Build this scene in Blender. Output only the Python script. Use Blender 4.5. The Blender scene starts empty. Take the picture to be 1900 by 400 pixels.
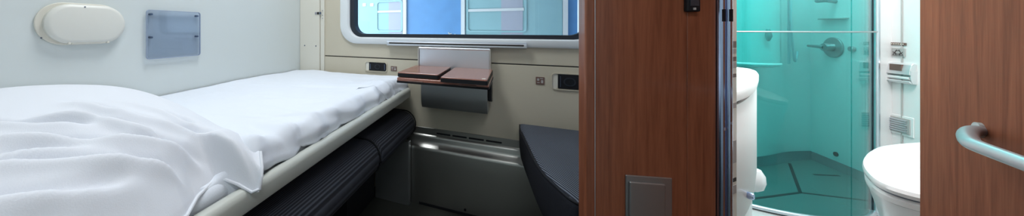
import bpy, bmesh, math, random
from mathutils import Vector, Matrix, noise
random.seed(7)
sc = bpy.context.scene
COL = sc.collection
PI = math.pi

# ------------------------------------------------------------------ camera
PSI = math.atan(250 / 548.0)
cd = bpy.data.cameras.new('camera'); cam = bpy.data.objects.new('camera', cd); COL.objects.link(cam)
cd.sensor_fit = 'HORIZONTAL'; cd.sensor_width = 36.0; cd.lens = 36.0 * 548 / 1900
cd.shift_x = (950 - 700) / 1900.0; cd.shift_y = -(200 - 54) / 1900.0
cd.clip_start = 0.01
cam.location = (0, 0, .94); cam.rotation_euler = (PI / 2, 0, PSI)
sc.camera = cam

# ------------------------------------------------------------------ world, lights, exposure
sc.view_settings.view_transform = 'Standard'; sc.view_settings.look = 'None'
sc.view_settings.gamma = 1; sc.view_settings.use_curve_mapping = False
sc.view_settings.exposure = 0.0
w = bpy.data.worlds.new('sky'); sc.world = w; w.use_nodes = True
wn = w.node_tree.nodes; wb = wn['Background']
wb.inputs[0].default_value = (.68, .84, 1, 1); wb.inputs[1].default_value = 5.5


def area(name, loc, rot, sx, sy, power, color=(1, 1, 1)):
    l = bpy.data.lights.new(name, 'AREA'); l.shape = 'RECTANGLE'; l.size = sx; l.size_y = sy
    l.energy = power; l.color = color
    o = bpy.data.objects.new(name, l); COL.objects.link(o); o.location = loc; o.rotation_euler = rot
    return o


area('compartment_ceiling_lamp', (-.72, .85, 2.26), (0, 0, 0), .5, .5, 17, (.93, .97, 1))
area('added_corridor_fill', (.35, -.5, 2.26), (0, 0, 0), .5, .3, 10, (.95, .97, 1))  # unseen fill light added to brighten the wood partition and the handle
area('bathroom_ceiling_lamp', (.98, 1.45, 2.2), (0, 0, 0), .5, .6, 29, (1, .955, .96))
area('added_shower_fill', (1.3, 2.5, 2.2), (0, 0, 0), .5, .5, 23, (1, 1, 1))  # unseen light added inside the glass so the shower walls aren't tinted twice


# ------------------------------------------------------------------ materials
def mat(name, col, rough=.5, metal=0, coat=0, spec=.5, bump=0, bscale=200, var=0, vscale=4, emis=None, aniso=0):
    m = bpy.data.materials.new(name); m.use_nodes = True
    nt = m.node_tree; b = nt.nodes['Principled BSDF']
    b.inputs['Base Color'].default_value = (*col, 1); b.inputs['Roughness'].default_value = rough
    b.inputs['Metallic'].default_value = metal; b.inputs['Coat Weight'].default_value = coat
    b.inputs['Coat Roughness'].default_value = .12
    b.inputs['Specular IOR Level'].default_value = spec
    tc = nt.nodes.new('ShaderNodeTexCoord')
    if var:
        n = nt.nodes.new('ShaderNodeTexNoise'); n.inputs['Scale'].default_value = vscale; n.inputs['Detail'].default_value = 4
        nt.links.new(tc.outputs['Object'], n.inputs['Vector'])
        r = nt.nodes.new('ShaderNodeMapRange'); r.inputs[3].default_value = 1 - var; r.inputs[4].default_value = 1 + var
        nt.links.new(n.outputs['Fac'], r.inputs[0])
        mx = nt.nodes.new('ShaderNodeVectorMath'); mx.operation = 'SCALE'; mx.inputs[0].default_value = col
        nt.links.new(r.outputs[0], mx.inputs['Scale']); nt.links.new(mx.outputs[0], b.inputs['Base Color'])
    if bump:
        n = nt.nodes.new('ShaderNodeTexNoise'); n.inputs['Scale'].default_value = bscale; n.inputs['Detail'].default_value = 3
        nt.links.new(tc.outputs['Object'], n.inputs['Vector'])
        bp = nt.nodes.new('ShaderNodeBump'); bp.inputs['Strength'].default_value = bump; bp.inputs['Distance'].default_value = .002
        nt.links.new(n.outputs['Fac'], bp.inputs['Height']); nt.links.new(bp.outputs[0], b.inputs['Normal'])
    return m


def wood(name, dark, light, scale=(38, 38, 2.2), rough=.33):
    m = mat(name, light, rough, coat=.25)
    nt = m.node_tree; b = nt.nodes['Principled BSDF']
    tc = nt.nodes.new('ShaderNodeTexCoord'); mp = nt.nodes.new('ShaderNodeMapping')
    mp.inputs['Scale'].default_value = scale; nt.links.new(tc.outputs['Object'], mp.inputs[0])
    n1 = nt.nodes.new('ShaderNodeTexNoise'); n1.inputs['Scale'].default_value = 1; n1.inputs['Detail'].default_value = 6
    n1.inputs['Distortion'].default_value = 1.6
    nt.links.new(mp.outputs[0], n1.inputs['Vector'])
    mp2 = nt.nodes.new('ShaderNodeMapping'); mp2.inputs['Scale'].default_value = tuple(k * 6 for k in scale)
    nt.links.new(tc.outputs['Object'], mp2.inputs[0])
    n2 = nt.nodes.new('ShaderNodeTexNoise'); n2.inputs['Scale'].default_value = 1; n2.inputs['Detail'].default_value = 3
    nt.links.new(mp2.outputs[0], n2.inputs['Vector'])
    ad = nt.nodes.new('ShaderNodeMix'); ad.inputs[0].default_value = .35
    nt.links.new(n1.outputs['Fac'], ad.inputs[2]); nt.links.new(n2.outputs['Fac'], ad.inputs[3])
    cr = nt.nodes.new('ShaderNodeValToRGB'); cr.color_ramp.elements[0].position = .3; cr.color_ramp.elements[1].position = .68
    cr.color_ramp.elements[0].color = (*dark, 1); cr.color_ramp.elements[1].color = (*light, 1)
    nt.links.new(ad.outputs[0], cr.inputs[0]); nt.links.new(cr.outputs[0], b.inputs['Base Color'])
    return m


def ribbed(name, c1, c2, direction, freq, rough=.85):
    """woven upholstery with fine ribs along one axis"""
    m = mat(name, c1, rough, spec=.25)
    nt = m.node_tree; b = nt.nodes['Principled BSDF']
    tc = nt.nodes.new('ShaderNodeTexCoord')
    mp = nt.nodes.new('ShaderNodeMapping'); mp.inputs['Rotation'].default_value = direction
    nt.links.new(tc.outputs['Object'], mp.inputs[0])
    wv = nt.nodes.new('ShaderNodeTexWave'); wv.inputs['Scale'].default_value = freq; wv.inputs['Distortion'].default_value = .3
    nt.links.new(mp.outputs[0], wv.inputs['Vector'])
    cr = nt.nodes.new('ShaderNodeValToRGB'); cr.color_ramp.elements[0].color = (*c1, 1); cr.color_ramp.elements[1].color = (*c2, 1)
    cr.color_ramp.elements[0].position = .35; cr.color_ramp.elements[1].position = .9
    nt.links.new(wv.outputs['Fac'], cr.inputs[0]); nt.links.new(cr.outputs[0], b.inputs['Base Color'])
    bp = nt.nodes.new('ShaderNodeBump'); bp.inputs['Strength'].default_value = .35; bp.inputs['Distance'].default_value = .002
    nt.links.new(wv.outputs['Fac'], bp.inputs['Height']); nt.links.new(bp.outputs[0], b.inputs['Normal'])
    return m


def clear(name, tint, gloss=.08, rough=.0, ior=1.45):
    """clear or tinted sheet: light passes with the tint, surface mirrors by its facing"""
    m = bpy.data.materials.new(name); m.use_nodes = True; nt = m.node_tree
    nt.nodes.remove(nt.nodes['Principled BSDF']); out = nt.nodes['Material Output']
    t = nt.nodes.new('ShaderNodeBsdfTransparent'); t.inputs[0].default_value = (*tint, 1)
    g = nt.nodes.new('ShaderNodeBsdfGlossy'); g.inputs['Roughness'].default_value = rough
    f = nt.nodes.new('ShaderNodeFresnel'); ge = nt.nodes.new('ShaderNodeNewGeometry')
    mr = nt.nodes.new('ShaderNodeMapRange'); mr.inputs[3].default_value = ior; mr.inputs[4].default_value = 1 / ior
    nt.links.new(ge.outputs['Backfacing'], mr.inputs[0]); nt.links.new(mr.outputs[0], f.inputs[0])
    mx = nt.nodes.new('ShaderNodeMixShader')
    nt.links.new(f.outputs[0], mx.inputs[0]); nt.links.new(t.outputs[0], mx.inputs[1]); nt.links.new(g.outputs[0], mx.inputs[2])
    nt.links.new(mx.outputs[0], out.inputs[0])
    return m


M = dict(
    wall=mat('pale_grey_wall_laminate', (.65, .70, .695), .38, bump=.02, bscale=90, var=.02),
    beige=mat('beige_wall_plastic', (.56, .515, .41), .45, bump=.03, bscale=300, var=.02),
    cream=mat('cream_plastic', (.70, .68, .60), .35),
    ceil=mat('ceiling_white', (.75, .75, .73), .6, var=.02),
    floor=mat('dark_grey_floor', (.035, .037, .03), .55, bump=.1, bscale=400, var=.2, vscale=60),
    whiteframe=mat('white_window_frame', (.74, .78, .80), .35, coat=.2, var=.01),
    rubber=mat('black_rubber', (.012, .018, .028), .5),
    black=mat('black_plastic', (.012, .013, .016), .5, spec=.2),
    dark=mat('dark_gap', (.02, .018, .016), .7),
    sheet=mat('white_cotton', (.76, .80, .87), .85, spec=.2, bump=.15, bscale=500),
    pillow=mat('white_pillow_cotton', (.74, .765, .82), .85, spec=.2, bump=.15, bscale=500),
    rail=mat('pale_grey_painted_rail', (.52, .54, .50), .35, coat=.2, var=.02),
    steel=mat('brushed_steel', (.56, .55, .52), .34, 1, bump=.03, bscale=300, var=.05),
    darksteel=mat('satin_grey_steel', (.40, .42, .43), .38, .9, var=.06),
    alu=mat('satin_aluminium', (.66, .69, .74), .32, .85, var=.03),
    chrome=mat('chrome_with_blue_reflection', (.50, .62, .85), .2, 1),  # blue reflection is put into the base colour
    tablewood=wood('red_brown_table_veneer', (.20, .075, .05), (.42, .18, .13), (10, 60, 60), .22),
    wood=wood('red_brown_wood_veneer', (.165, .048, .023), (.315, .106, .052)),
    fabric=ribbed('charcoal_ribbed_fabric', (.012, .013, .018), (.050, .055, .07), (0, 0, 0), 48),
    fabric2=ribbed('charcoal_striped_fabric', (.020, .023, .032), (.15, .17, .21), (0, 0, -.5), 42),
    bathwhite=mat('white_bathroom_moulding', (.83, .83, .83), .4, coat=.05, var=.01),
    porcelain=mat('glossy_white_ceramic', (.86, .86, .87), .25, coat=.2, var=.01),
    bathfloor=mat('pale_grey_bathroom_floor', (.45, .47, .47), .35, var=.04),
    shfloor=mat('grey_shower_tray', (.09, .125, .125), .3, var=.10, vscale=9),
    shcove=mat('dark_grey_cove', (.07, .10, .11), .35, var=.05),
    shwall=mat('white_shower_wall', (.80, .82, .82), .16, coat=.4, var=.01),
    glass=clear('teal_tinted_glass', (.45, .86, .85), rough=.0),
    clearglass=clear('clear_window_glass', (.97, .985, .99)),
    acrylic=clear('pale_smoked_acrylic', (.83, .87, .93), rough=.04, ior=1.6),
    bolt=mat('blue_grey_metal_bolt', (.12, .16, .24), .3, .8),
    bluepaint=mat('blue_coach_paint', (.075, .20, .38), .45, var=.18, vscale=9),
    coachglass=mat('pale_blue_coach_window', (.22, .36, .37), .3, var=.10, vscale=3),
    coachlav=mat('lavender_grey_blind', (.30, .30, .34), .5, var=.04),
    coachwhite=mat('pale_coach_strip', (.50, .50, .48), .5, var=.03),
    tealpane=mat('teal_coach_pane', (.22, .36, .37), .3, var=.08, vscale=5),
    brown=mat('brown_plate', (.16, .09, .075), .5),
    greyplate=mat('grey_plate', (.42, .41, .40), .5),
    holdersteel=mat('bright_brushed_steel', (.72, .72, .73), .28, .55),
    ink=mat('dark_ink', (.05, .04, .04), .6),
    platform=mat('concrete_track', (.25, .25, .24), .9, var=.2, vscale=12),
)


# ------------------------------------------------------------------ mesh helpers
def link(name, bm, m, parent=None, smooth=False, bevel=0, sub=0):
    bmesh.ops.recalc_face_normals(bm, faces=bm.faces)
    me = bpy.data.meshes.new(name); bm.to_mesh(me); bm.free()
    if smooth:
        me.polygons.foreach_set('use_smooth', [True] * len(me.polygons))
        if hasattr(me, 'set_sharp_from_angle'): me.set_sharp_from_angle(angle=math.radians(38))
    o = bpy.data.objects.new(name, me); COL.objects.link(o); me.materials.append(M[m] if isinstance(m, str) else m)
    if bevel:
        b = o.modifiers.new('bevel', 'BEVEL'); b.width = bevel; b.segments = 3; b.limit_method = 'ANGLE'
    if sub:
        s = o.modifiers.new('sub', 'SUBSURF'); s.levels = s.render_levels = sub
    if parent: o.parent = parent
    return o


def tag(o, label, cat, group=None):
    o['label'] = label; o['category'] = cat
    if group: o['group'] = group
    return o


def struct(name, bm, m, **k):
    o = link(name, bm, m, **k); o['kind'] = 'structure'; return o


def empty(name, label, cat, group=None):
    o = bpy.data.objects.new(name, None); COL.objects.link(o); return tag(o, label, cat, group)


def B(*boxes):
    bm = bmesh.new()
    for (a, b) in boxes: box(bm, a, b)
    return bm


def box(bm, a, b):
    v = [bm.verts.new((x, y, z)) for x in (a[0], b[0]) for y in (a[1], b[1]) for z in (a[2], b[2])]
    for f in ((0, 1, 3, 2), (4, 6, 7, 5), (0, 4, 5, 1), (2, 3, 7, 6), (0, 2, 6, 4), (1, 5, 7, 3)):
        bm.faces.new([v[i] for i in f])


def prism(bm, poly, fn0, fn1):
    """closed solid between two placements of one outline"""
    a = [bm.verts.new(fn0(*p)) for p in poly]; b = [bm.verts.new(fn1(*p)) for p in poly]
    n = len(poly); bm.faces.new(a); bm.faces.new(b[::-1])
    for i in range(n): bm.faces.new((a[i], b[i], b[(i + 1) % n], a[(i + 1) % n]))


def pz(poly, z0, z1):
    bm = bmesh.new(); prism(bm, poly, lambda x, y: (x, y, z0), lambda x, y: (x, y, z1)); return bm


def pyy(poly, y0, y1, bm=None):
    bm = bm or bmesh.new(); prism(bm, poly, lambda x, z: (x, y0, z), lambda x, z: (x, y1, z)); return bm


def pxx(poly, x0, x1, bm=None):
    bm = bm or bmesh.new(); prism(bm, poly, lambda y, z: (x0, y, z), lambda y, z: (x1, y, z)); return bm


def rrect(x0, z0, x1, z1, r, n=8):
    out = []
    for cx, cz, a0 in ((x1 - r, z1 - r, 0), (x0 + r, z1 - r, PI / 2), (x0 + r, z0 + r, PI), (x1 - r, z0 + r, 1.5 * PI)):
        for i in range(n + 1):
            a = a0 + PI / 2 * i / n; out.append((cx + r * math.cos(a), cz + r * math.sin(a)))
    return out


def ring(bm, outer, inner, y0, y1, conv=lambda x, y, z: (x, y, z)):
    """frame between two loops of equal length, from depth y0 to y1"""
    n = len(outer)
    L = [[bm.verts.new(conv(p[0], y, p[1])) for p in lp] for lp, y in ((outer, y0), (inner, y0), (inner, y1), (outer, y1))]
    for k in range(4):
        a, b = L[k], L[(k + 1) % 4]
        for i in range(n): bm.faces.new((a[i], a[(i + 1) % n], b[(i + 1) % n], b[i]))


def tube(bm, pts, r, seg=14, cap=True):
    pts = [Vector(p) for p in pts]; rings = []
    up = Vector((0, 0, 1))
    for i, p in enumerate(pts):
        t = (pts[min(i + 1, len(pts) - 1)] - pts[max(i - 1, 0)]).normalized()
        ref = up if abs(t.dot(up)) < .95 else Vector((1, 0, 0))
        a = t.cross(ref).normalized(); b = t.cross(a)
        rr = r[i] if isinstance(r, (list, tuple)) else r
        rings.append([bm.verts.new(p + a * rr * math.cos(2 * PI * k / seg) + b * rr * math.sin(2 * PI * k / seg)) for k in range(seg)])
    for a, b in zip(rings, rings[1:]):
        for k in range(seg): bm.faces.new((a[k], a[(k + 1) % seg], b[(k + 1) % seg], b[k]))
    if cap: bm.faces.new(rings[0]); bm.faces.new(rings[-1][::-1])


def T(pts, r, seg=14):
    bm = bmesh.new(); tube(bm, pts, r, seg); return bm


def catmull(P, n=8, closed=False):
    P = [Vector(p) for p in P]; out = []
    N = len(P)
    for i in range(N if closed else N - 1):
        if closed: p0, p1, p2, p3 = P[i - 1], P[i], P[(i + 1) % N], P[(i + 2) % N]
        else: p0, p1, p2, p3 = P[max(i - 1, 0)], P[i], P[i + 1], P[min(i + 2, N - 1)]
        for k in range(n):
            t = k / n
            out.append(.5 * ((2 * p1) + (p2 - p0) * t + (2 * p0 - 5 * p1 + 4 * p2 - p3) * t * t + (3 * p1 - p0 - 3 * p2 + p3) * t ** 3))
    if not closed: out.append(P[-1])
    return out


def loft(bm, loops, cap=True):
    R = [[bm.verts.new(p) for p in lp] for lp in loops]
    n = len(R[0])
    for a, b in zip(R, R[1:]):
        for k in range(n): bm.faces.new((a[k], a[(k + 1) % n], b[(k + 1) % n], b[k]))
    if cap: bm.faces.new(R[0][::-1]); bm.faces.new(R[-1])


def sheetgrid(f, nu, nv, thick=None):
    """grid surface f(u,v) 0..1"""
    bm = bmesh.new()
    g = [[bm.verts.new(f(i / nu, j / nv)) for j in range(nv + 1)] for i in range(nu + 1)]
    for i in range(nu):
        for j in range(nv): bm.faces.new((g[i][j], g[i + 1][j], g[i + 1][j + 1], g[i][j + 1]))
    return bm


def ss(a, b, x):
    t = min(1, max(0, (x - a) / (b - a))); return t * t * (3 - 2 * t)


# ================================================================== SETTING
XL = -1.289; YW = 1.6
struct('floor', B(((XL - .05, -1.1, -.05), (1.0, YW + .1, 0))), 'floor')
struct('ceiling', B(((XL - .05, -1.1, 2.3), (2.0, 3.15, 2.35))), 'ceil')
struct('wall_left', B(((XL - .05, -1.1, 0), (XL, YW, 2.3))), 'wall')
struct('wall_back', B(((XL - .05, -1.15, 0), (1.0, -1.1, 2.3))), 'wall')
struct('wall_corridor', B(((.95, -1.1, 0), (1.0, .86, 2.3))), 'wall')

# window wall with its opening
WX0, WX1, WZ0, WZ1 = -.98, .40, .852, 1.62        # outer edge of the white frame
wr = rrect(WX0 + .02, WZ0 + .02, WX1 - .02, WZ1 - .02, .10)
n = 9


def rectloop(x0, z0, x1, z1, n=8):
    return rrect(x0, z0, x1, z1, .001, n)


bm = bmesh.new(); ring(bm, rectloop(XL - .05, 0, .55, 2.3), wr, YW, YW + .06)
struct('wall_window', bm, 'beige')
fr = bmesh.new()
prof = [(0, YW + .03), (0, YW - .012), (.012, YW - .018), (.055, YW - .018), (.064, YW - .008), (.068, YW + .05)]
loops = []
for d, y in prof:
    loops.append([(p[0], y, p[1]) for p in rrect(WX0 + d, WZ0 + d * .62, WX1 - d, WZ1 - d, .115 - d * .55)])
loft(fr, loops, cap=False)
wnd = struct('window_1', fr, 'whiteframe', smooth=True)
gx0, gx1, gz0, gz1 = -.912, .334, .8935, 1.56
bm = bmesh.new(); ring(bm, rrect(gx0 - .004, gz0 - .004, gx1 + .004, gz1 + .004, .083), rrect(gx0 + .026, gz0 + .018, gx1 - .026, gz1 - .026, .066), YW + .0, YW + .05)
g = link('window_gasket', bm, 'rubber', wnd, smooth=True)
bm = pyy(rrect(gx0 + .02, gz0 + .012, gx1 - .02, gz1 - .02, .07), YW + .035, YW + .043)
link('window_pane', bm, 'clearglass', wnd)

# corner pillar, wall seam, lower wall panel
struct('trim_1', B(((XL + .001, YW - .022, 0), (-1.132, YW + .001, 2.3))), 'cream', bevel=.004)
struct('trim_2', B(((-1.131, YW - .012, 0), (-1.101, YW + .001, 2.3))), 'cream', bevel=.005)
struct('trim_3', B(((-1.10, YW - .0015, .766), (.46, YW + .001, .7715))), 'dark')
struct('trim_4', B(((-1.10, YW - .006, .38), (.46, YW + .001, .765))), 'beige', bevel=.002)

# partition between the compartment and the bathroom, turned about 15 degrees
PP = Vector((.159, .85)); PD = Vector((.9646, .264)); PN = Vector((.264, -.9646))   # PN faces the camera side


def part_box(s0, s1, d0, d1, z0, z1, bm=None):
    bm = bm or bmesh.new()
    pl = [PP + PD * s + PN * d for s, d in ((s0, d0), (s1, d0), (s1, d1), (s0, d1))]
    prism(bm, [tuple(p) for p in pl], lambda x, y: (x, y, z0), lambda x, y: (x, y, z1)); return bm


struct('wall_partition', part_box(.0235, .212, -.03, 0, 0, 2.3), 'wood', bevel=.0015)
struct('trim_5', part_box(0, .0215, -.032, .002, 0, 2.3), 'wood', bevel=.004)
struct('trim_6', part_box(.2125, .269, -.03, -.001, 0, 2.3), 'wood', bevel=.0015)
struct('trim_7', part_box(.0205, .0245, -.028, -.0015, 0, 2.3), 'alu')
struct('wall_side', B(((.44, .97, 0), (.465, YW, 2.3))), 'bathwhite')
struct('wall_bath_left', B(((.44, YW, 0), (.465, 2.6, 2.3))), 'bathwhite')

# chrome door post: two half-round ribs and a valley
def post(s0, s1, name):
    bm = bmesh.new(); pr = []
    for i in range(13):
        a = PI * i / 12; s = (s0 + s1) / 2 - (s1 - s0) / 2 * math.cos(a); d = .008 * math.sin(a)
        pr.append(tuple(PP + PD * s + PN * d))
    pr += [tuple(PP + PD * s1 - PN * .03), tuple(PP + PD * s0 - PN * .03)]
    prism(bm, pr, lambda x, y: (x, y, 0), lambda x, y: (x, y, 2.25))
    return bm


dpost = struct('door_1', post(.270, .2835, 'a'), 'chrome', smooth=True)
link('post_rib', post(.284, .297, 'b'), 'chrome', dpost, smooth=True)
for s in (.2765, .290):
    link('latch_slot', part_box(s - .003, s + .003, .0, .0088, .957, .984), 'black', dpost)
link('screw', part_box(.2775, .2795, .0, .0088, .716, .722), 'alu', dpost)
link('screw', part_box(.289, .291, .0, .0088, .73, .735), 'alu', dpost)
JP = Vector((.4465, .9295)); JD = Vector((.69, .72)).normalized(); JN = Vector((.72, -.69)).normalized()


def jamb(s0, s1, d0, d1, z0, z1):
    bm = bmesh.new(); pl = [JP + JD * s + JN * d for s, d in ((s0, d0), (s1, d0), (s1, d1), (s0, d1))]
    prism(bm, [tuple(p) for p in pl], lambda x, y: (x, y, z0), lambda x, y: (x, y, z1)); return bm


link('door_jamb', jamb(0, .024, -.02, 0, 0, 2.25), 'cream', dpost)
for z0, z1, m in ((.898, .913, 'brown'), (.885, .896, 'greyplate'), (.868, .878, 'brown'), (.853, .866, 'greyplate'), (.832, .840, 'brown'),
                  (.763, .775, 'greyplate'), (.64, .69, 'greyplate'), (.598, .606, 'dark'), (.571, .59, 'greyplate')):
    link('strike_plate', jamb(.003, .020, -.001, .001, z0, z1), m, dpost)

# bathroom shell
ZF = .094
struct('floor_bath', B(((.466, .93, 0), (1.84, 3.05, ZF - .004))), 'bathfloor')
struct('wall_bath_front', B(((.875, .86, 0), (1.6, .90, 2.3))), 'bathwhite')
# shower walls: rounded back wall up to the corner, then the right wall
bk = catmull([(.46, 2.30, 0), (.62, 2.34, 0), (.90, 2.44, 0), (1.20, 2.58, 0), (1.446, 2.731, 0), (1.65, 2.90, 0), (1.81, 2.99, 0)], 8)
out = [(p.x - .02, p.y + .04) for p in bk]
bm = pz([(p.x, p.y) for p in bk] + out[::-1], 0, 2.3)
struct('wall_shower_back', bm, 'shwall', smooth=True)
struct('wall_shower_right', B(((1.81, 2.262, 0), (1.85, 3.03, 2.3))), 'shwall')
struct('wall_toilet', B(((1.57, .86, 0), (1.62, 2.262, 2.3)), ((1.62, 2.21, 0), (1.84, 2.262, 2.3))), 'bathwhite')
struct('trim_8', T([(1.568, 2.15, .0)] + [(1.568, 2.15, 2.3)], .0025, 8), 'greyplate')
# dark cove round the shower floor
cv = bmesh.new()
inn = [(p.x, p.y) for p in bk]
k = len(inn)
A = [cv.verts.new((x + .002, y - .004, ZF + .038)) for x, y in inn]; A2 = [cv.verts.new((x + .02, y - .045, ZF + .001)) for x, y in inn]
for i in range(k - 1): cv.faces.new((A[i], A[i + 1], A2[i + 1], A2[i]))
struct('trim_9', cv, 'shcove', smooth=True)
cv = bmesh.new()
v = [cv.verts.new(p) for p in ((1.808, 2.97, ZF + .038), (1.808, 2.27, ZF + .038), (1.768, 2.27, ZF + .001), (1.768, 2.95, ZF + .001))]; cv.faces.new(v)
struct('trim_10', cv, 'shcove')

# ================================================================== OUTSIDE THE WINDOW
YT = 3.35


def at(x, y, Y):            # point of the photograph on the plane at depth Y
    u = (x - 700) / 548.; v = -(y - 54) / 548.
    dx = u * math.cos(PSI) - math.sin(PSI); dy = u * math.sin(PSI) + math.cos(PSI); t = Y / dy
    return dx * t, .94 + v * t


def X(x): return at(x, 54, YT)[0]


coach = empty('railway_coach', 'blue coach with pale blue windows standing on the next track outside', 'train')
link('body', B(((-7, YT, -.6), (4, YT + .5, 3.2))), 'bluepaint', coach, bevel=.02)
H0, H1 = .875, 1.9


def panel(name, x0, x1, z0, z1, m, d=.01, parent=coach, r=.02):
    return link(name, pyy(rrect(x0, z0, x1, z1, r), YT - d, YT + .001), m, parent)


wA = panel('window', -3.6, X(749), H0, H1, 'coachglass', .012)
wB = panel('window', X(864), X(1043), H0, H1, 'tealpane', .012)
for wv_, x0, x1 in ((wA, X(722), X(747)), (wB, X(930), X(970))):
    panel('blind', x0, x1, H0 + .01, H1 - .02, 'coachlav', .016, wv_, .004)
panel('post_strip', X(749), X(755), .5, 2.2, 'coachwhite', .03)
panel('post_strip', X(856), X(863), .5, 2.2, 'coachwhite', .03)
panel('post_strip', X(1044), X(1053), .5, 2.2, 'coachwhite', .03)


def wframe(parent, x0, x1, z0, z1, t):
    bm = bmesh.new(); ring(bm, rrect(x0, z0, x1, z1, .04), rrect(x0 + t, z0 + t, x1 - t, z1 - t, .03), YT - .024, YT - .004)
    link('sash', bm, 'coachglass', parent)


wframe(wA, X(699), X(748), H0 + .03, 1.29, .02); wframe(wB, X(866), X(977), H0 + .03, 1.6, .018)
bm = B(((X(700), YT - .022, at(700, 22, YT)[1] - .012), (X(747), YT - .005, at(700, 22, YT)[1] + .012)))
link('sash_bar', bm, 'coachwhite', wA)
bm = B(((X(868), YT - .022, at(900, 19, YT)[1] - .014), (X(972), YT - .005, at(900, 19, YT)[1] + .014)))
link('sash_bar', bm, 'coachwhite', wB)
for xx in (677, 691):
    x_, z_ = at(xx, 9, YT)
    panel('vent_mark', x_ - .025, x_ + .025, z_ - .02, z_ + .02, 'coachwhite', .018, wA, .01)
bm = bmesh.new()                                                # small white scrawl low on the blue panel
for pl in ([(832, 60), (834, 63), (838, 62), (836, 65)], [(838, 64), (841, 66), (845, 63)], [(843, 65), (847, 67)]):
    tube(bm, [(at(a, b, YT)[0], YT - .003, at(a, b, YT)[1]) for a, b in pl], .006, 6)
link('scrawl', bm, 'coachwhite', coach)
struct('ground_outside', B(((-7, YW + .2, -.95), (4, YT - .05, -.9))), 'platform')

# ================================================================== WALL FITTINGS (LEFT WALL)
def stad(y0, z0, y1, z1): return rrect(y0, z0, y1, z1, (z1 - z0) / 2 - .0005, 14)


lamp = empty('oval_wall_unit', 'cream oval plastic unit mounted on the grey wall above the pillow', 'wall lamp')
M['ivory'] = mat('ivory_plastic', (.70, .70, .65), .4)
link('base_plate', pxx(stad(.372, .890, .592, 1.024), XL, XL + .008), 'cream', lamp, bevel=.003)
bm = bmesh.new(); c0 = stad(.388, .894, .590, 1.019); c1 = stad(.394, .899, .585, 1.014); c2 = stad(.402, .906, .578, 1.007)
loft(bm, [[(XL + .008, a, b) for a, b in c0], [(XL + .022, a, b) for a, b in c0], [(XL + .028, a, b) for a, b in c1], [(XL + .030, a, b) for a, b in c2]])
link('cover', bm, 'ivory', lamp, smooth=True)
link('hinge', B(((XL + .007, .438, .8915), (XL + .029, .446, .8995))), 'cream', lamp, bevel=.004)
link('hinge', B(((XL + .007, .536, .8915), (XL + .029, .544, .8995))), 'cream', lamp, bevel=.004)
link('lower_flap', B(((XL + .007, .447, .8925), (XL + .026, .535, .8995))), 'cream', lamp, bevel=.003)
link('screw', T([(XL + .026, .478, 1.012), (XL + .0305, .478, 1.012)], .002, 10), 'bolt', lamp)
link('screw', T([(XL + .007, .386, .914), (XL + .011, .386, .914)], .002, 10), 'bolt', lamp)

pl = empty('acrylic_panel', 'square clear acrylic plate bolted to the grey wall beside the oval unit', 'wall panel')
bm = pxx(rrect(.664, .824, .878, 1.014, .010), XL + .010, XL + .014)
link('sheet', bm, 'acrylic', pl)
bm = bmesh.new(); ring(bm, rrect(.663, .823, .879, 1.015, .011), rrect(.6655, .8255, .8765, 1.0125, .009), XL + .0095, XL + .0145, lambda x, y, z: (y, x, z))
link('edge', bm, mat('blue_grey_edge', (.30, .36, .48), .25, coat=.3), pl)
for y_, z_ in ((.680, .998), (.864, .998), (.680, .908), (.864, .908)):
    link('bolt', T([(XL, y_, z_), (XL + .017, y_, z_)], .0042, 12), 'bolt', pl)

# pillar details
sw = empty('call_switch', 'row of three tiny blue and black buttons on the cream corner pillar', 'switch')
for i, m in enumerate(('coachlav', 'black', 'bolt')):
    x_ = -1.163 + i * .017
    link('button', B(((x_, YW - .026, 1.035), (x_ + .013, YW - .0215, 1.050))), m, sw, bevel=.001)
for x_, z_ in ((-1.247, .832), (-1.157, .831)):
    tag(link('pillar_screw', T([(x_, YW - .024, z_), (x_, YW - .021, z_)], .004, 12), 'bolt'),
        'small dark screw low on the cream pillar, %s of the pair' % ('left' if x_ < -1.2 else 'right'), 'screw', 'pillar screws')
for z_ in (1.01, 1.03, 1.06):
    link('indicator', T([(-1.112, YW - .016, z_), (-1.112, YW - .0115, z_)], .002, 8), 'bolt', sw)


# sockets on the window wall
def socket(x0, x1, z0, z1, label):
    s = empty('power_socket', label, 'socket', 'wall sockets')
    bm = bmesh.new()
    ring(bm, rrect(x0 - .028, z0 - .006, x1 + .006, z1 + .006, .018), rrect(x0 - .024, z0 - .002, x1 + .002, z1 + .002, .015), YW - .012, YW - .005)
    link('surround', bm, 'beige', s, smooth=True)
    link('recess', pyy(rrect(x0 - .023, z0 - .001, x0 - .001, z1 + .001, .008), YW - .0075, YW - .0055), 'cream', s)
    link('faceplate', B(((x0, YW - .011, z0), (x1, YW - .0055, z1))), 'black', s, bevel=.002)
    cx_, cz_ = (x0 + x1) / 2, (z0 + z1) / 2; r = (z1 - z0) * .30
    bm = bmesh.new(); ring(bm, [(cx_ + r * 1.25 * math.cos(a * PI / 12), cz_ + r * math.sin(a * PI / 12)) for a in range(24)],
                           [(cx_ + r * .95 * math.cos(a * PI / 12), cz_ + r * .75 * math.sin(a * PI / 12)) for a in range(24)], YW - .0135, YW - .0105)
    link('socket_ring', bm, 'rubber', s)
    bm = B(((x0 + .008, YW - .0125, z0 + .008), (x0 + .011, YW - .0105, z1 - .008)), ((x1 - .011, YW - .0125, z0 + .008), (x1 - .008, YW - .0105, z1 - .008)))
    bm.free()
    for xa in (x0 + .008, x1 - .011):
        link('clip', B(((xa, YW - .0125, z0 + .008), (xa + .003, YW - .0105, z1 - .008))), 'bolt', s)
    return s


socket(.194, .285, .666, .732, 'black double power socket recessed beside the dark corner seat')
socket(-.780, -.668, .694, .742, 'black power socket just above the far end of the bed')


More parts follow.
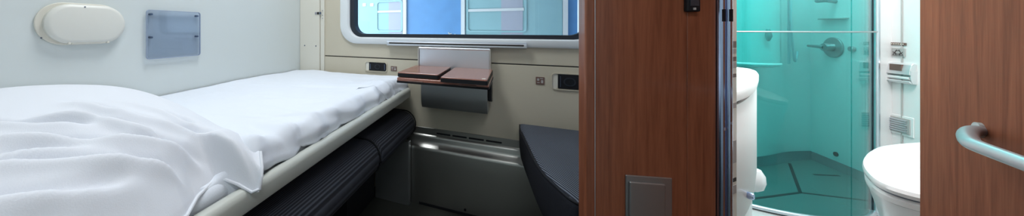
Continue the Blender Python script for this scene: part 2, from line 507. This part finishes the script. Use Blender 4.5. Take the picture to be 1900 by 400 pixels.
def sticker(x0, x1, z0, z1, label):
    s = empty('socket_label', label, 'sign', 'pictogram plates')
    link('plate', B(((x0, YW - .009, z0), (x1, YW - .0055, z1))), 'brown', s, bevel=.001)
    w_, h_ = x1 - x0, z1 - z0
    bm = bmesh.new()
    box(bm, (x0 + .15 * w_, YW - .0098, z0 + .5 * h_), (x0 + .4 * w_, YW - .0088, z0 + .8 * h_))
    box(bm, (x0 + .6 * w_, YW - .0098, z0 + .2 * h_), (x0 + .85 * w_, YW - .0088, z0 + .6 * h_))
    box(bm, (x0 + .5 * w_, YW - .0098, z0 + .75 * h_), (x0 + .85 * w_, YW - .0088, z0 + .85 * h_))
    box(bm, (x0 + .15 * w_, YW - .0098, z0 + .2 * h_), (x0 + .45 * w_, YW - .0088, z0 + .3 * h_))
    link('pictogram', bm, 'greyplate', s)


sticker(.103, .139, .678, .714, 'small brown pictogram plate left of the socket near the corner seat')
sticker(-.640, -.603, .698, .726, 'small brown pictogram plate between bed end and folding table')

# sill strip with slot
sv = empty('sill_vent', 'long silver vent strip with a dark slot under the window', 'vent')
link('strip', pxx([(YW - .019, .845), (YW - .038, .848), (YW - .038, .866), (YW - .03, .873), (YW - .019, .877)], -.654, .064), 'alu', sv, bevel=.003)
bm = pyy(rrect(-.640, .8575, .052, .8655, .0038), YW - .0385, YW - .036); link('slot', bm, 'dark', sv)

# ------------------------------------------------------------------ folding table
tb = empty('folding_table', 'wall table with two reddish wood leaves under the window', 'table')
link('bracket', B(((-.456, YW - .055, .70), (-.10, YW - .040, .835))), 'alu', tb, bevel=.003)
link('bracket_lip', T([(-.458, YW - .050, .838), (-.098, YW - .050, .838)], .007, 12), 'alu', tb, smooth=True)
link('side_flange', B(((-.462, YW - .060, .69), (-.456, YW - .007, .838))), 'steel', tb, bevel=.001)
link('side_flange', B(((-.10, YW - .060, .69), (-.094, YW - .007, .838))), 'steel', tb, bevel=.001)
for x0, x1, yy in ((-.474, -.288, 1.262), (-.266, -.086, 1.205)):
    lf = link('leaf', pz(rrect(x0, yy, x1, YW - .058, .008), .724, .745), 'tablewood', tb, bevel=.002)
    bm = bmesh.new(); ring(bm, rrect(x0 - .0012, yy - .0012, x1 + .0012, YW - .057, .008), rrect(x0 + .003, yy + .003, x1 - .003, YW - .06, .006), .7245, .7405, lambda x, y, z: (x, z, y))
    link('edge_band', bm, 'black', lf)
link('under_board', pz(rrect(-.472, 1.245, -.084, YW - .058, .008), .700, .7225), 'tablewood', tb, bevel=.002)
bm = bmesh.new(); ring(bm, rrect(-.4735, 1.2435, -.0825, YW - .057, .008), rrect(-.468, 1.25, -.088, YW - .06, .006), .7005, .7095, lambda x, y, z: (x, z, y))
link('board_edge', bm, 'black', tb)
for x0 in (-.42, -.20):
    link('catch', B(((x0, 1.240, .7085), (x0 + .07, 1.246, .714))), 'brown', tb, bevel=.001)
link('corner_cap', T([(-.10, 1.224, .744), (-.10, 1.224, .7465)], .008, 14), 'cream', tb)

bn = empty('waste_bin', 'grey curved metal bin fixed to the wall beneath the folding table', 'bin')
prof = [(YW - .007, .694), (YW - .13, .694)]
prof += [(YW - .13 + .03 * (1 - math.cos(a)), .62 - .085 * math.sin(a) if a else .62) for a in [i * PI / 2 / 8 for i in range(9)]]
prof += [(YW - .05, .531), (YW - .007, .535)]
link('shell', pxx(prof, -.425, -.105), 'darksteel', bn, smooth=True, bevel=.002)
link('end_cap', pxx([(YW - .11, .60), (YW - .11, .68), (YW - .03, .68), (YW - .03, .58)], -.105, -.088), 'black', bn, bevel=.004)

# ------------------------------------------------------------------ heater cover
ht = empty('heater_cover', 'brushed steel heater cover with four slots along the foot of the window wall', 'heater')
x0, x1 = -.62, .43
prof = [(1.597, 0.001), (1.545, 0.001), (1.545, .290), (1.548, .302), (1.556, .309), (1.572, .322), (1.577, .335), (1.578, .350), (1.581, .358), (1.589, .364), (1.591, .398), (1.597, .402)]
link('cover', pxx(prof, x0, x1), mat('grey_brushed_heater_steel', (.36, .36, .34), .30, .95, bump=.03, bscale=300, var=.05), ht, smooth=True)
for i in range(4):
    a = -.372 + i * .084
    link('slot', B(((a, 1.5888, .372), (a + .074, 1.592, .381))), 'black', ht, bevel=.0015)
link('foot_strip', B(((-.455, 1.541, .0), (x1, 1.546, .012))), 'black', ht)
link('screw', T([(-.216, 1.541, .028), (-.216, 1.546, .028)], .006, 12), 'black', ht)

# ================================================================== SEATS
st = empty('bench_seat', 'long charcoal ribbed bench seat beneath the made up bed', 'bench')


def cushion_prof():
    # cross-section X,Z with a bullnose front
    P = [(XL + .02, .40), (XL + .02, .500)]
    for i in range(0, 13):
        a = PI / 2 - i * PI / 12 * 1.05
        P.append((-.528 + .062 * math.cos(a), .435 + .068 * math.sin(a)))
    P += [(-.60, .345), (-1.0, .345)]
    return P


for y0, y1 in ((-.6, .32), (.325, 1.055), (1.06, 1.515)):
    bm = bmesh.new(); P = cushion_prof()
    cx_ = sum(p[0] for p in P) / len(P); cz_ = .43

    def shr(k): return [((p[0] - k) if p[0] > -.62 else p[0], p[1] + (k if p[1] < .42 else -k)) for p in P]
    loft(bm, [[(a, y, b) for a, b in shr(k)] for y, k in ((y0, .012), (y0 + .004, .004), (y0 + .015, 0), (y1 - .015, 0), (y1 - .004, .004), (y1, .012))])
    cu = link('seat_cushion', bm, 'fabric', st, smooth=True)
    bm = bmesh.new()
    tube(bm, [(a, y1 - .002, b) for a, b in P[1:-2]], .0035, 8); link('piping', bm, 'black', cu, smooth=True)
link('seat_base', B(((XL + .02, -.6, .0), (-.70, 1.50, .34))), 'black', st, bevel=.004)
link('support_panel', B(((-.70, 1.06, .0), (-.62, 1.08, .345))), 'black', st)
link('end_panel', B(((-.698, 1.50, .0), (-.50, 1.535, .34))), 'darksteel', st, bevel=.003)

# corner seat on the right: curved front outline
cs = empty('corner_seat', 'charcoal striped corner seat with a curved front beside the wood partition', 'seat')
front = catmull([(.030, 1.540, 0), (.030, 1.46, 0), (.046, 1.31, 0), (.076, 1.08, 0), (.115, .965, 0), (.148, .905, 0), (.185, .905, 0), (.24, .925, 0)], 8)
poly = [(p.x, p.y) for p in front] + [(.425, .99), (.425, 1.54)]
cxm, cym = .28, 1.3


def inset(k): return [(x + (cxm - x) * k, y + (cym - y) * k * .6) for x, y in poly]


bm = bmesh.new()
loft(bm, [[(x, y, z) for x, y in inset(k)] for z, k in ((.345, .10), (.350, .05), (.37, .025), (.40, .01), (.475, .0), (.490, .008), (.497, .03), (.500, .07))])
cush = link('seat_cushion', bm, 'fabric2', cs, smooth=True)
cush.data.materials.append(mat('charcoal_plain_fabric', (.014, .015, .021), .85, spec=.2, bump=.2, bscale=300, var=.15, vscale=80))
for p_ in cush.data.polygons:
    if abs(p_.normal.z) < .6: p_.material_index = 1
bm = bmesh.new(); tube(bm, [(x, y, .492) for x, y in inset(.014)][:len(front)], .0035, 8)
link('piping', bm, 'black', cush, smooth=True)
link('base', B(((.16, .96, 0), (.425, 1.54, .344))), 'black', cs, bevel=.004)
link('support_post', T([(.115, 1.05, .0), (.115, 1.05, .346)], .009), 'black', cs)

# ================================================================== BED
bed = empty('bed_frame', 'pale grey bed frame with a rounded outer rail above the bench', 'bed')
P = []
rp = [(-.530, .556), (-.503, .556), (-.500, .560), (-.500, .588), (-.502, .597), (-.508, .602), (-.517, .604), (-.528, .600), (-.535, .590)]
link('side_rail', (lambda bm: (loft(bm, [[(a, y, b + .018 * max(0, (y - .3) / 1.2)) for a, b in rp] for y in (-.6, .3, 1.0, 1.53)]), bm)[1])(bmesh.new()), 'rail', bed, smooth=True)
link('end_rail', B(((XL + .005, 1.535, .574), (-.515, 1.56, .612))), 'rail', bed, bevel=.004)
link('platform', B(((XL + .005, -.6, .540), (-.545, 1.535, .556))), 'rail', bed)

# mattress
bm = bmesh.new()
mp_ = rrect(XL + .003, .572, -.548, .622, .022, 5)
loft(bm, [[(a, y, b) for a, b in mp_] for y in (-.6, .2, .9, 1.54)])
tag(link('mattress', bm, 'sheet', smooth=True), 'thin white mattress on the bed frame, peeking out under the pillow', 'mattress')


# duvet / sheet over the mattress
def duvet(u, v):
    y = .28 + v * 1.305
    # profile: flat top then rolls over the edge
    edge = -.536 + .012 * noise.noise(Vector((y * 5, 1.3, 0))) + .006 * noise.noise(Vector((y * 22, 4, 0)))
    topz = .672
    rl = .085
    wtop = edge - (XL + .006) - .03
    Lt = wtop + rl
    s = u ** .8 * Lt
    if s < wtop:
        x = XL + .006 + s; z = topz
    else:
        a = (s - wtop) / rl
        x = XL + .006 + wtop + .034 * math.sin(a * PI / 2 * 1.05) + .004 * a
        z = topz - .068 * (1 - math.cos(min(a, 1) * PI / 2)) * (1 + .12 * noise.noise(Vector((y * 7, 9, 0))))
    e = ss(.55, 1, u)
    # gathered folds near the edge, long soft waves on top
    ph = y * 38 + 7 * noise.noise(Vector((y * 3, x * 3, 2))) - x * 14
    f = (math.sin(ph) * .5 + .5) ** 1.6
    w1 = ss(.46, .95, s / Lt) * (.35 + .65 * ss(.9, .5, y)) * (.5 + .8 * abs(noise.noise(Vector((y * 3.1, 5, 1)))))
    z += .026 * (f - .5) * w1 * (1 - .75 * ss(wtop, Lt, s)) + .007 * noise.noise(Vector((x * 6, y * 5, 0)))
    # crumpled ridges running down from the top
    nn = abs(noise.noise(Vector((x * 5 + y * 9, y * 6 - x * 7, 3))))
    z += (.018 * max(0, .25 - nn)) * (.35 + e)
    x += .007 * math.sin(ph * 1.0 + 1) * ss(wtop - .04, Lt, s) + .012 * noise.noise(Vector((y * 12, z * 30, 5))) * ss(wtop, Lt, s)
    ex_ = 1 - ss(.40, .50, y); z -= .045 * ex_; x -= .03 * ex_ * ss(wtop, Lt, s)
    # soft drop at the far end
    fe = ss(.955, 1.0, v); z -= .05 * fe * fe; z += .004 * ss(.85, .95, v)
    # fold crease across the width
    z += .006 * math.exp(-((y - 1.12 - .25 * (x + .9)) / .018) ** 2) * ss(XL + .2, XL + .5, x)
    return (min(x, -.493), y, max(z, (.585 if y < .5 else .598) + .018 * max(0, (y - .3) / 1.2) if x > -.535 else .57))


dv = link('duvet', sheetgrid(duvet, 130, 330), 'sheet', smooth=False)
dv.data.polygons.foreach_set('use_smooth', [True] * len(dv.data.polygons))
tag(dv, 'smooth white duvet covering the bed up to the window wall', 'duvet')
sol = dv.modifiers.new('thick', 'SOLIDIFY'); sol.thickness = .003; sol.offset = 1


# folded corner flap of the cover near the far end
from mathutils.bvhtree import BVHTree
dvt = BVHTree.FromPolygons([v.co for v in dv.data.vertices], [tuple(p.vertices) for p in dv.data.polygons])


def flap(u, v):
    # triangular flap lying on the top edge (Y 1.12..1.40), its tip hanging down to the rail
    tip = 1 - abs(v - .55) / .55 if v < .55 else 1 - (v - .55) / .45
    s = u * (.155 * max(0, tip) + .003)
    y = 1.13 + .27 * v + .02 * u
    x = -.615 + s
    if s < .062:
        h = dvt.ray_cast(Vector((x, y, 1)), Vector((0, 0, -1)))[0]
        z = (h.z if h else .67) + .0045
    else:
        z = .672 - (s - .062) * .95
        h = dvt.ray_cast(Vector((-.3, y, z)), Vector((-1, 0, 0)))[0]
        x = (h.x if h else -.51) + .005
    return (x, y, z)


fl = link('turned_corner', sheetgrid(flap, 30, 30), 'sheet', dv, smooth=True)
fl.data.polygons.foreach_set('use_smooth', [True] * len(fl.data.polygons))
sol = fl.modifiers.new('thick', 'SOLIDIFY'); sol.thickness = .002


# ------------------------------------------------------------------ pillow
def wr_(x, y, k=0):
    """crumple: sharp valley folds fanning out over the side facing the room"""
    a = noise.noise(Vector((x * 5.0 + y * 2.0, y * 4.0 - x * 2.5, 1.7 + k)))
    b = noise.noise(Vector((x * 11 + y * 6, y * 9 - x * 6, 4.2 + k)))
    c = noise.noise(Vector((x * 24, y * 20, 8.1 + k)))
    return (.30 - abs(a)) * 1.0 + (.25 - abs(b)) * .5 + c * .12


PX0, PY0 = XL + .012, -.22


def interp(tab, x):
    if x <= tab[0][0]: return tab[0][1]
    for (a, fa), (b, fb) in zip(tab, tab[1:]):
        if x <= b:
            return fa + (fb - fa) * (x - a) / (b - a)
    return tab[-1][1]


HEM = [(-.22, -.490), (.10, -.488), (.26, -.490), (.325, -.509), (.370, -.548), (.404, -.565), (.426, -.570), (.438, -.550), (.446, -.520), (.452, -.496), (.458, -.480), (.472, -.486), (.50, -.520)]
HEMZ = [(-.22, .618), (.438, .620), (.446, .612), (.452, .600), (.458, .600), (.472, .638), (.50, .662)]


def fold(x, y, x0, y0, x1, y1, wd, dp, wob=.01):
    """a drawn crease from (x0,y0) to (x1,y1): sharp valley beside a soft ridge"""
    L = math.hypot(x1 - x0, y1 - y0); ux, uy = (x1 - x0) / L, (y1 - y0) / L
    q = (x - x0) * ux + (y - y0) * uy; r = -(x - x0) * uy + (y - y0) * ux
    if q < -.05 or q > L + .05: return 0
    r += wob * math.sin(q * 22 + x0 * 40)
    e = ss(-.02, .06, q) * ss(L + .03, L - .08, q)
    return e * dp * (-math.exp(-(r / wd) ** 2) + .75 * math.exp(-((r - wd * 1.9) / (wd * 1.3)) ** 2))


FOLDS = [(-.60, .455, -.86, .30, .011, .012), (-.57, .43, -.80, .22, .009, .014), (-.585, .40, -.74, .12, .010, .014), (-.56, .36, -.66, .08, .009, .012),
         (-.66, .47, -.84, .385, .009, .008), (-.55, .28, -.63, -.02, .010, .010), (-.70, .30, -.86, .12, .010, .009), (-.54, .20, -.60, -.14, .009, .008),
         (-.545, .385, -.60, .27, .006, .009), (-.64, .36, -.78, .25, .007, .010), (-.62, .26, -.72, .04, .008, .009)]


def pillow_top(u, v):
    y1 = .665 - .165 * u ** 1.2
    y = PY0 + (y1 - PY0) * v
    xr = interp(HEM, y if u > .0 else y)
    xr = -.505 + (xr + .505) * ss(.55, 1, u)
    x = PX0 + (xr - PX0) * u
    a = 2 * u - 1; b = 2 * v - 1
    ea = (max(0, 1 - u ** 3.4)) ** .62 if u > .5 else 1 - .25 * (1 - u / .5) ** 2
    ea = max(0, 1 - u ** 3.4) ** .62 * (1 - .22 * max(0, 1 - u / .35) ** 2)
    eb = max(0, 1 - abs(b) ** 2.3) ** .62
    t = ea * eb
    ze = interp(HEMZ, y)
    base = .668 + (ze - .668) * ss(.90, 1.0, u)
    z = base + .135 * t * (1 - .10 * u)
    k = min(1, t * 2.5)
    n1 = noise.noise(Vector((x * 4.0 + y * 2.0, y * 4.0 - x * 2, 1.7)))
    n2 = abs(noise.noise(Vector((x * 10 + y * 7, y * 8 - x * 6, 4.2))))
    s_ = ss(-.98, -.62, x)
    z += k * (.006 * n1 + (.013 * (.22 - n2)) * (.12 + .88 * s_))
    for f in FOLDS: z += fold(x, y, *f) * 1.75 * min(1, .25 + t * 1.5) * (1 - ss(.93, 1, u))
    # pillowcase end: flat lapel beyond the pillow itself, near the far right corner
    c = math.exp(-(((x + .60) / .035) ** 2)) * ss(.38, .46, y)
    z += .010 * c
    return (x, y, z)


def pillow_under(u, v):
    p = pillow_top(u, v)
    return (p[0] - .006 * ss(.9, 1, u), p[1], min(p[2], .668 - .043 * (1 - ss(.40, .50, p[1])) * (1 - ss(.9, 1, u)) + (interp(HEMZ, p[1]) - .672) * ss(.9, 1, u)))


bm = sheetgrid(pillow_top, 170, 190)
bm2 = sheetgrid(pillow_under, 60, 60)
me = bpy.data.meshes.new('t'); bm2.to_mesh(me); bm2.free(); bm.from_mesh(me)
pw = link('pillow', bm, 'pillow', smooth=False)
pw.data.polygons.foreach_set('use_smooth', [True] * len(pw.data.polygons))
tag(pw, 'large crumpled white pillow lying at the near end of the bed', 'pillow')
# rolled hem of the pillowcase opening
hem = []
for i in range(60):
    p = pillow_top(1, .35 + .65 * i / 59); hem.append((p[0] + .001, p[1], p[2]))
h_ = link('hem', T(hem, .0035, 8), 'pillow', pw, smooth=True)

# ================================================================== PARTITION FITTINGS
th = empty('room_thermostat', 'small black control unit high on the wood partition', 'control')
bm = part_box(.204, .2305, .0, .011, .979, 1.09); link('case', bm, 'black', th, bevel=.003)
bm = part_box(.209, .2255, .0108, .0125, .992, 1.08); link('screen', bm, mat('dark_screen', (.03, .045, .06), .15, coat=.5), th)
link('button', part_box(.215, .2195, .0105, .013, .983, .988), 'greyplate', th)
wl = empty('waste_flap', 'steel framed flap set low in the wood partition', 'flap')
link('frame', part_box(.085, .180, .0, .004, .10, .600), 'darksteel', wl, bevel=.002)
link('door', part_box(.090, .1635, .0035, .009, .11, .587), 'darksteel', wl, bevel=.003)

# ================================================================== BATHROOM
# washbasin cabinet
sk = empty('washbasin_cabinet', 'white washbasin cabinet with rounded edge just inside the bathroom doorway', 'washbasin')
edge = catmull([(.508, 1.045, 0), (.575, 1.135, 0), (.655, 1.260, 0), (.750, 1.430, 0), (.828, 1.575, 0), (.868, 1.665, 0), (.872, 1.715, 0), (.835, 1.760, 0), (.74, 1.79, 0)], 6)


def sp(k): return [(p.x - k * .8, p.y + k * .45) for p in edge] + [(.470, 1.80 - k), (.470, 1.045 + k)]


bm = bmesh.new()
loft(bm, [[(x, y, z) for x, y in sp(k)] for z, k in ((.752, .008), (.757, .0), (.772, .0), (.779, .004), (.782, .012))])
link('countertop', bm, 'bathwhite', sk, smooth=True)
bm = pz(sp(.016), .740, .753); link('shadow_gap', bm, 'dark', sk)
bm = bmesh.new(); loft(bm, [[(x, y, z) for x, y in sp(k)] for z, k in ((.425, .012), (.435, .005), (.735, .005), (.742, .010))])
link('cabinet', bm, 'bathwhite', sk, smooth=True)
bm = bmesh.new(); loft(bm, [[(x, y, z) for x, y in sp(k)] for z, k in ((ZF, .020), (.30, .016), (.424, .022))])
link('lower_cabinet', bm, 'bathwhite', sk, smooth=True)
bm = bmesh.new()
loft(bm, [[(.835 + r * math.cos(a * PI / 12), 1.63 + r * math.sin(a * PI / 12), z) for a in range(24)] for z, r in ((.325, .02), (.335, .032), (.36, .038), (.385, .036), (.405, .026), (.412, .01))])
link('paper_bin', bm, 'porcelain', sk, smooth=True)
bm = bmesh.new(); kx, ky, kz = .592, 1.170, .482
loft(bm, [[(kx + d * .86 , ky - d * .5, kz)] * 0 or [(kx + d * .83 + r * .52 * math.cos(a * PI / 8), ky - d * .55 + r * .85 * math.cos(a * PI / 8), kz + r * math.sin(a * PI / 8)) for a in range(16)] for d, r in ((0, .008), (.004, .010), (.012, .009), (.014, .005))])
link('knob', bm, 'chrome', sk, smooth=True)

# toilet
tl = empty('toilet', 'white toilet with closed lid beside the teal shower', 'toilet')
TC = Vector((1.06, 1.36))
LID = catmull([(1.244, 1.658, 0), (1.105, 1.564, 0), (1.018, 1.478, 0), (.954, 1.402, 0), (.907, 1.338, 0), (.864, 1.266, 0), (.833, 1.195, 0), (.834, 1.150, 0), (.870, 1.125, 0),
               (.96, 1.125, 0), (1.10, 1.20, 0), (1.22, 1.34, 0), (1.30, 1.48, 0), (1.335, 1.60, 0), (1.30, 1.668, 0)], 5, True)


def egg(k, z, dx=0, kb=1):
    """lid outline shrunk towards its middle; dx slides it back along the bowl"""
    return [(TC.x + (p.x - TC.x) * k + dx * .6, TC.y + (p.y - TC.y) * k + dx * .8, z) for p in LID]


bm = bmesh.new(); loft(bm, [egg(.95, .540), egg(.99, .545), egg(1.0, .553), egg(.985, .561), egg(.90, .566), egg(.5, .570)])
link('lid', bm, 'porcelain', tl, smooth=True)
bm = bmesh.new(); loft(bm, [egg(.92, .514), egg(.97, .520), egg(.975, .532), egg(.95, .537)])
link('seat', bm, 'porcelain', tl, smooth=True)
bm = bmesh.new(); loft(bm, [egg(.935, .534), egg(.935, .544)]); link('seat_gap', bm, 'bolt', tl)
bm = bmesh.new(); loft(bm, [egg(.45, ZF, .10), egg(.46, ZF + .05, .10), egg(.50, .24, .07), egg(.66, .35, .04), egg(.82, .44, .01), egg(.93, .505), egg(.94, .516)])
link('bowl', bm, 'porcelain', tl, smooth=True)


# toilet wall fittings (wall face at X = 1.57)
def wbox(y0, y1, z0, z1, d0=.0, d1=.004): return B(((1.57 - d1, y0, z0), (1.57 - d0, y1, z1)))


ph = empty('paper_holder', 'chrome toilet paper holder on the white wall above the toilet', 'toilet paper holder')
link('cover', pyy([(1.57, .790), (1.562, .793), (1.556, .785), (1.552, .765), (1.550, .742), (1.554, .742), (1.57, .742)], 2.100, 2.198), 'holdersteel', ph, bevel=.002)
link('paper_roll', T([(1.561, 2.106, .727), (1.561, 2.192, .727)], .008, 20), 'bathwhite', ph, smooth=True)
link('lower_tray', pyy([(1.57, .715), (1.57, .703), (1.557, .703), (1.550, .712), (1.552, .717), (1.560, .709)], 2.100, 2.198), 'holdersteel', ph, bevel=.001)
for y_ in (2.098, 2.198):
    link('side_plate', pyy([(1.57, .705), (1.558, .705), (1.553, .725), (1.553, .76), (1.57, .76)], y_, y_ + .003), 'holdersteel', ph)
pt = link('pictogram', B(((1.5495, 2.128, .757), (1.556, 2.172, .785))), 'brown', ph)


def wall_sign(y0, y1, z0, z1, label, m):
    s = empty('wall_sign', label, 'sign', 'bathroom signs'); link('plate', wbox(y0, y1, z0, z1), m, s, bevel=.001)
    bm = bmesh.new(); cy, cz = (y0 + y1) / 2, (z0 + z1) / 2; h_ = (z1 - z0) * .3
    if m == 'greyplate':
        for k2 in (-1, 1):
            tube(bm, [(1.5655, cy + k2 * .018, cz - h_), (1.5655, cy + k2 * .004, cz + h_)], .0011, 6)
            tube(bm, [(1.5655, cy + k2 * .018, cz + h_ * .2), (1.5655, cy + k2 * .006, cz - h_)], .0011, 6)
        tube(bm, [(1.5655, cy + .010 * math.cos(a * PI / 8), cz + .008 * math.sin(a * PI / 8)) for a in range(17)], .001, 6)
        tube(bm, [(1.5655, cy - .020, cz - h_ * 1.15), (1.5655, cy + .020, cz - h_ * 1.15)], .001, 6)
        link('pictogram', bm, 'ink', s)
    else:
        for k2 in range(6):
            box(bm, (1.5653, y0 + .006 + k2 * .0085, cz - .002), (1.566, y0 + .011 + k2 * .0085, cz + .002))
        link('lettering', bm, 'cream', s)


wall_sign(2.135, 2.194, .868, .880, 'narrow brown strip sign at the top of the white bathroom wall', 'brown')
wall_sign(2.138, 2.187, .818, .856, 'square grey pictogram sign just above the paper holder', 'greyplate')
tag(link('wall_stud', T([(1.57, 2.226, .833), (1.560, 2.226, .833)], .009, 14), 'bolt'), 'round metal stud on the white wall beside the glass edge', 'stud')
vt = empty('vent_grille', 'small square grey vent grille behind the toilet', 'vent')
link('surround', wbox(2.108, 2.207, .472, .558, 0, .003), 'bathwhite', vt, bevel=.0025)
link('plate', wbox(2.118, 2.198, .482, .549, 0, .006), 'greyplate', vt, bevel=.001)
for i in range(6):
    z_ = .490 + i * .0095
    link('louvre', wbox(2.126, 2.190, z_, z_ + .004, .005, .0095), 'alu', vt)

# ------------------------------------------------------------------ shower
CX, CY, R_ = 1.157, 2.42, .425


def arc(a0, a1, n, r=R_):
    return [(CX + r * math.cos(a0 + (a1 - a0) * i / n), CY + r * math.sin(a0 + (a1 - a0) * i / n)) for i in range(n + 1)]


A0, A1 = math.radians(-170), math.radians(-34.6)
sh = empty('shower_screen', 'curved teal glass shower screen with chrome edge', 'shower screen')
a_ = arc(A0, A1, 48); b_ = arc(A0, A1, 48, R_ - .006)
bm = bmesh.new()
o0 = a_ + b_[::-1]
loft(bm, [[(x, y, z) for x, y in o0] for z in (ZF + .02, 2.0)], cap=False)
q = [bm.verts.new((x, y, 2.0)) for x, y in o0]; bm.faces.new(q)
link('glass', bm, 'glass', sh, smooth=True)
ex, ey = a_[-1]
bm = pz([(ex + .012, ey - .004), (1.60, 2.20), (1.60, 2.262), (1.566, 2.262)], 0, 2.3); struct('trim_11', bm, 'bathwhite')
bm = bmesh.new(); tube(bm, [(ex - .004, ey - .003, ZF), (ex - .004, ey - .003, 2.0)], .004, 10); link('edge_seal', bm, 'rubber', sh, smooth=True)
bm = bmesh.new(); tube(bm, [(ex + .007, ey - .006, ZF), (ex + .007, ey - .006, 2.02)], .009, 14); link('edge_profile', bm, 'alu', sh, smooth=True)
bm = bmesh.new(); tube(bm, [(x, y, ZF + .010) for x, y in arc(A0, A1, 48, R_ + .002)], .010, 10); link('floor_profile', bm, 'alu', sh, smooth=True)
bm = bmesh.new(); tube(bm, [(x, y, .928) for x, y in arc(A0, A1, 48, R_ + .010)], .0036, 10); link('rail', bm, 'darksteel', sh, smooth=True)
# hinge line
hx, hy = arc(math.radians(-62), math.radians(-61), 1)[0]
bm = bmesh.new(); tube(bm, [(hx, hy, ZF + .02), (hx, hy, 2.0)], .0016, 8); link('glass_joint', bm, 'glass', sh, smooth=True)
# shower tray with drainage grooves
tp = [(p.x + .02, p.y - .02) for p in bk if p.x > .80] + [(1.80, 2.27), (1.57, 2.262)] + arc(A1, A0, 30)
tray = tag(link('shower_tray', pz(tp, ZF - .004, ZF + .0005), 'shfloor'), 'dark shower floor with grooves meeting in a Y shape', 'shower tray')
for P in ([(1.359, 2.302), (1.592, 2.773)], [(1.359, 2.302), (1.052, 1.961 + .13)], [(1.359, 2.302), (1.62, 2.335)], [(1.60, 2.62), (1.72, 2.66)]):
    (xa, ya), (xb, yb) = P; L_ = math.hypot(xb - xa, yb - ya); nx, ny = -(yb - ya) / L_ * .006, (xb - xa) / L_ * .006
    link('groove', pz([(xa + nx, ya + ny), (xb + nx, yb + ny), (xb - nx, yb - ny), (xa - nx, ya - ny)], ZF, ZF + .002), 'black', tray)

# mixer on the right shower wall
mxr = empty('shower_mixer', 'round chrome shower mixer tap behind the teal glass', 'tap')
bm = T([(1.81, 2.83, .828), (1.800, 2.83, .828)], .062, 32); link('rose', bm, 'darksteel', mxr, bevel=.003)
bm = T([(1.80, 2.83, .828), (1.765, 2.83, .828)], [.026, .023], 20); link('knob', bm, 'darksteel', mxr, smooth=True)
bm = T([(1.770, 2.83, .828), (1.762, 2.925, .832)], [.012, .008], 12); link('lever', bm, 'darksteel', mxr, smooth=True)
tag(link('shower_button', T([(1.81, 2.715, .825), (1.795, 2.715, .825)], .015, 20), 'darksteel', bevel=.002), 'small round metal button right of the shower mixer', 'button')
tag(link('overflow_plug', T([(1.81, 2.815, .175), (1.803, 2.815, .175)], .014, 20), 'black', bevel=.002), 'small round black plug low on the shower wall', 'plug')
slf = empty('shower_shelf', 'narrow wall shelf above the round shower mixer', 'shelf')
link('shelf_rail', B(((1.785, 2.74, 1.0), (1.81, 2.90, 1.008))), 'greyplate', slf, bevel=.002)
br = empty('handset_holder', 'small shower head bracket high on the shower wall', 'bracket')
link('arm', T([(1.81, 2.82, 1.11), (1.76, 2.82, 1.12)], .012, 12), 'darksteel', br)
link('clip', T([(1.76, 2.86, 1.118), (1.76, 2.78, 1.118)], .012, 12), 'darksteel', br)
rs = empty('shower_riser', 'thin chrome riser bar with a hose in the shower corner', 'shower hose')
link('bar', T([(1.60, 2.79, .72), (1.60, 2.79, 1.7)], .007, 10), 'alu', rs, smooth=True)
link('hose', T(catmull([(1.60, 2.775, 1.25), (1.59, 2.76, 1.0), (1.60, 2.76, .82), (1.615, 2.77, .74), (1.63, 2.78, .80)], 8), .006, 10), 'alu', rs, smooth=True)
# half-round body added inside the shower for a pale reflection in the glass, left
un = empty('reflection_body', 'pale half-round body added inside the shower as a reflection in the glass', 'cabinet')
bm = bmesh.new(); ux, uy = 1.33, 2.62
loft(bm, [[(ux + r * 1.0 * math.cos(a * PI / 16), uy + r * .8 * math.sin(a * PI / 16), z) for a in range(32)] for z, r in ((.712, .10), (.718, .122), (.735, .128), (1.9, .128))])
link('body', bm, 'shwall', un, smooth=True)
bm = bmesh.new(); loft(bm, [[(ux + r * math.cos(a * PI / 16), uy + r * .8 * math.sin(a * PI / 16), z) for a in range(32)] for z, r in ((.724, .128), (.729, .133), (.735, .133), (.740, .128))])
link('rim', bm, 'bathwhite', un, smooth=True)
hk = empty('soap_hook', 'small drop shaped hook on the pale body behind the glass', 'hook')
link('hook', T([(1.345, 2.488, .94), (1.345, 2.482, .90), (1.345, 2.486, .872)], [.008, .014, .006], 12), 'darksteel', hk, smooth=True)

# ================================================================== OPEN DOOR WITH HANDLE
doorwood = wood('matt_red_brown_door_veneer', (.165, .048, .023), (.315, .106, .052), rough=.7)
doorwood.node_tree.nodes['Principled BSDF'].inputs['Coat Weight'].default_value = 0
doorwood.node_tree.nodes['Principled BSDF'].inputs['Specular IOR Level'].default_value = .15
DD = Vector((.358, .934)).normalized(); DN = Vector((-.934, .358)).normalized(); DF = Vector((.829, 1.104))


def dbox(s0, s1, d0, d1, z0, z1):
    pl = [DF - DD * s + DN * d for s, d in ((s0, d0), (s1, d0), (s1, d1), (s0, d1))]
    return pz([tuple(p) for p in pl], z0, z1)


dr = struct('door_2', dbox(0, .66, -.03, 0, .10, 2.2), doorwood, bevel=.002)
bm = bmesh.new()
path = catmull([(.759, .922, .760), (.740, .912, .760), (.712, .882, .760), (.688, .852, .760), (.669, .826, .760), (.653, .798, .760), (.625, .720, .760), (.583, .60, .760)], 8)
tube(bm, path, .0093, 20)
hd = link('handle', bm, mat('satin_handle_steel', (.40, .42, .46), .33, .6), dr, smooth=True)
mp0 = Vector((.762, .925, .760)); nn = Vector((DN.x, DN.y, 0))
link('handle_rose', T([mp0, mp0 + nn * .006], .0135, 20), 'darksteel', dr, smooth=True)
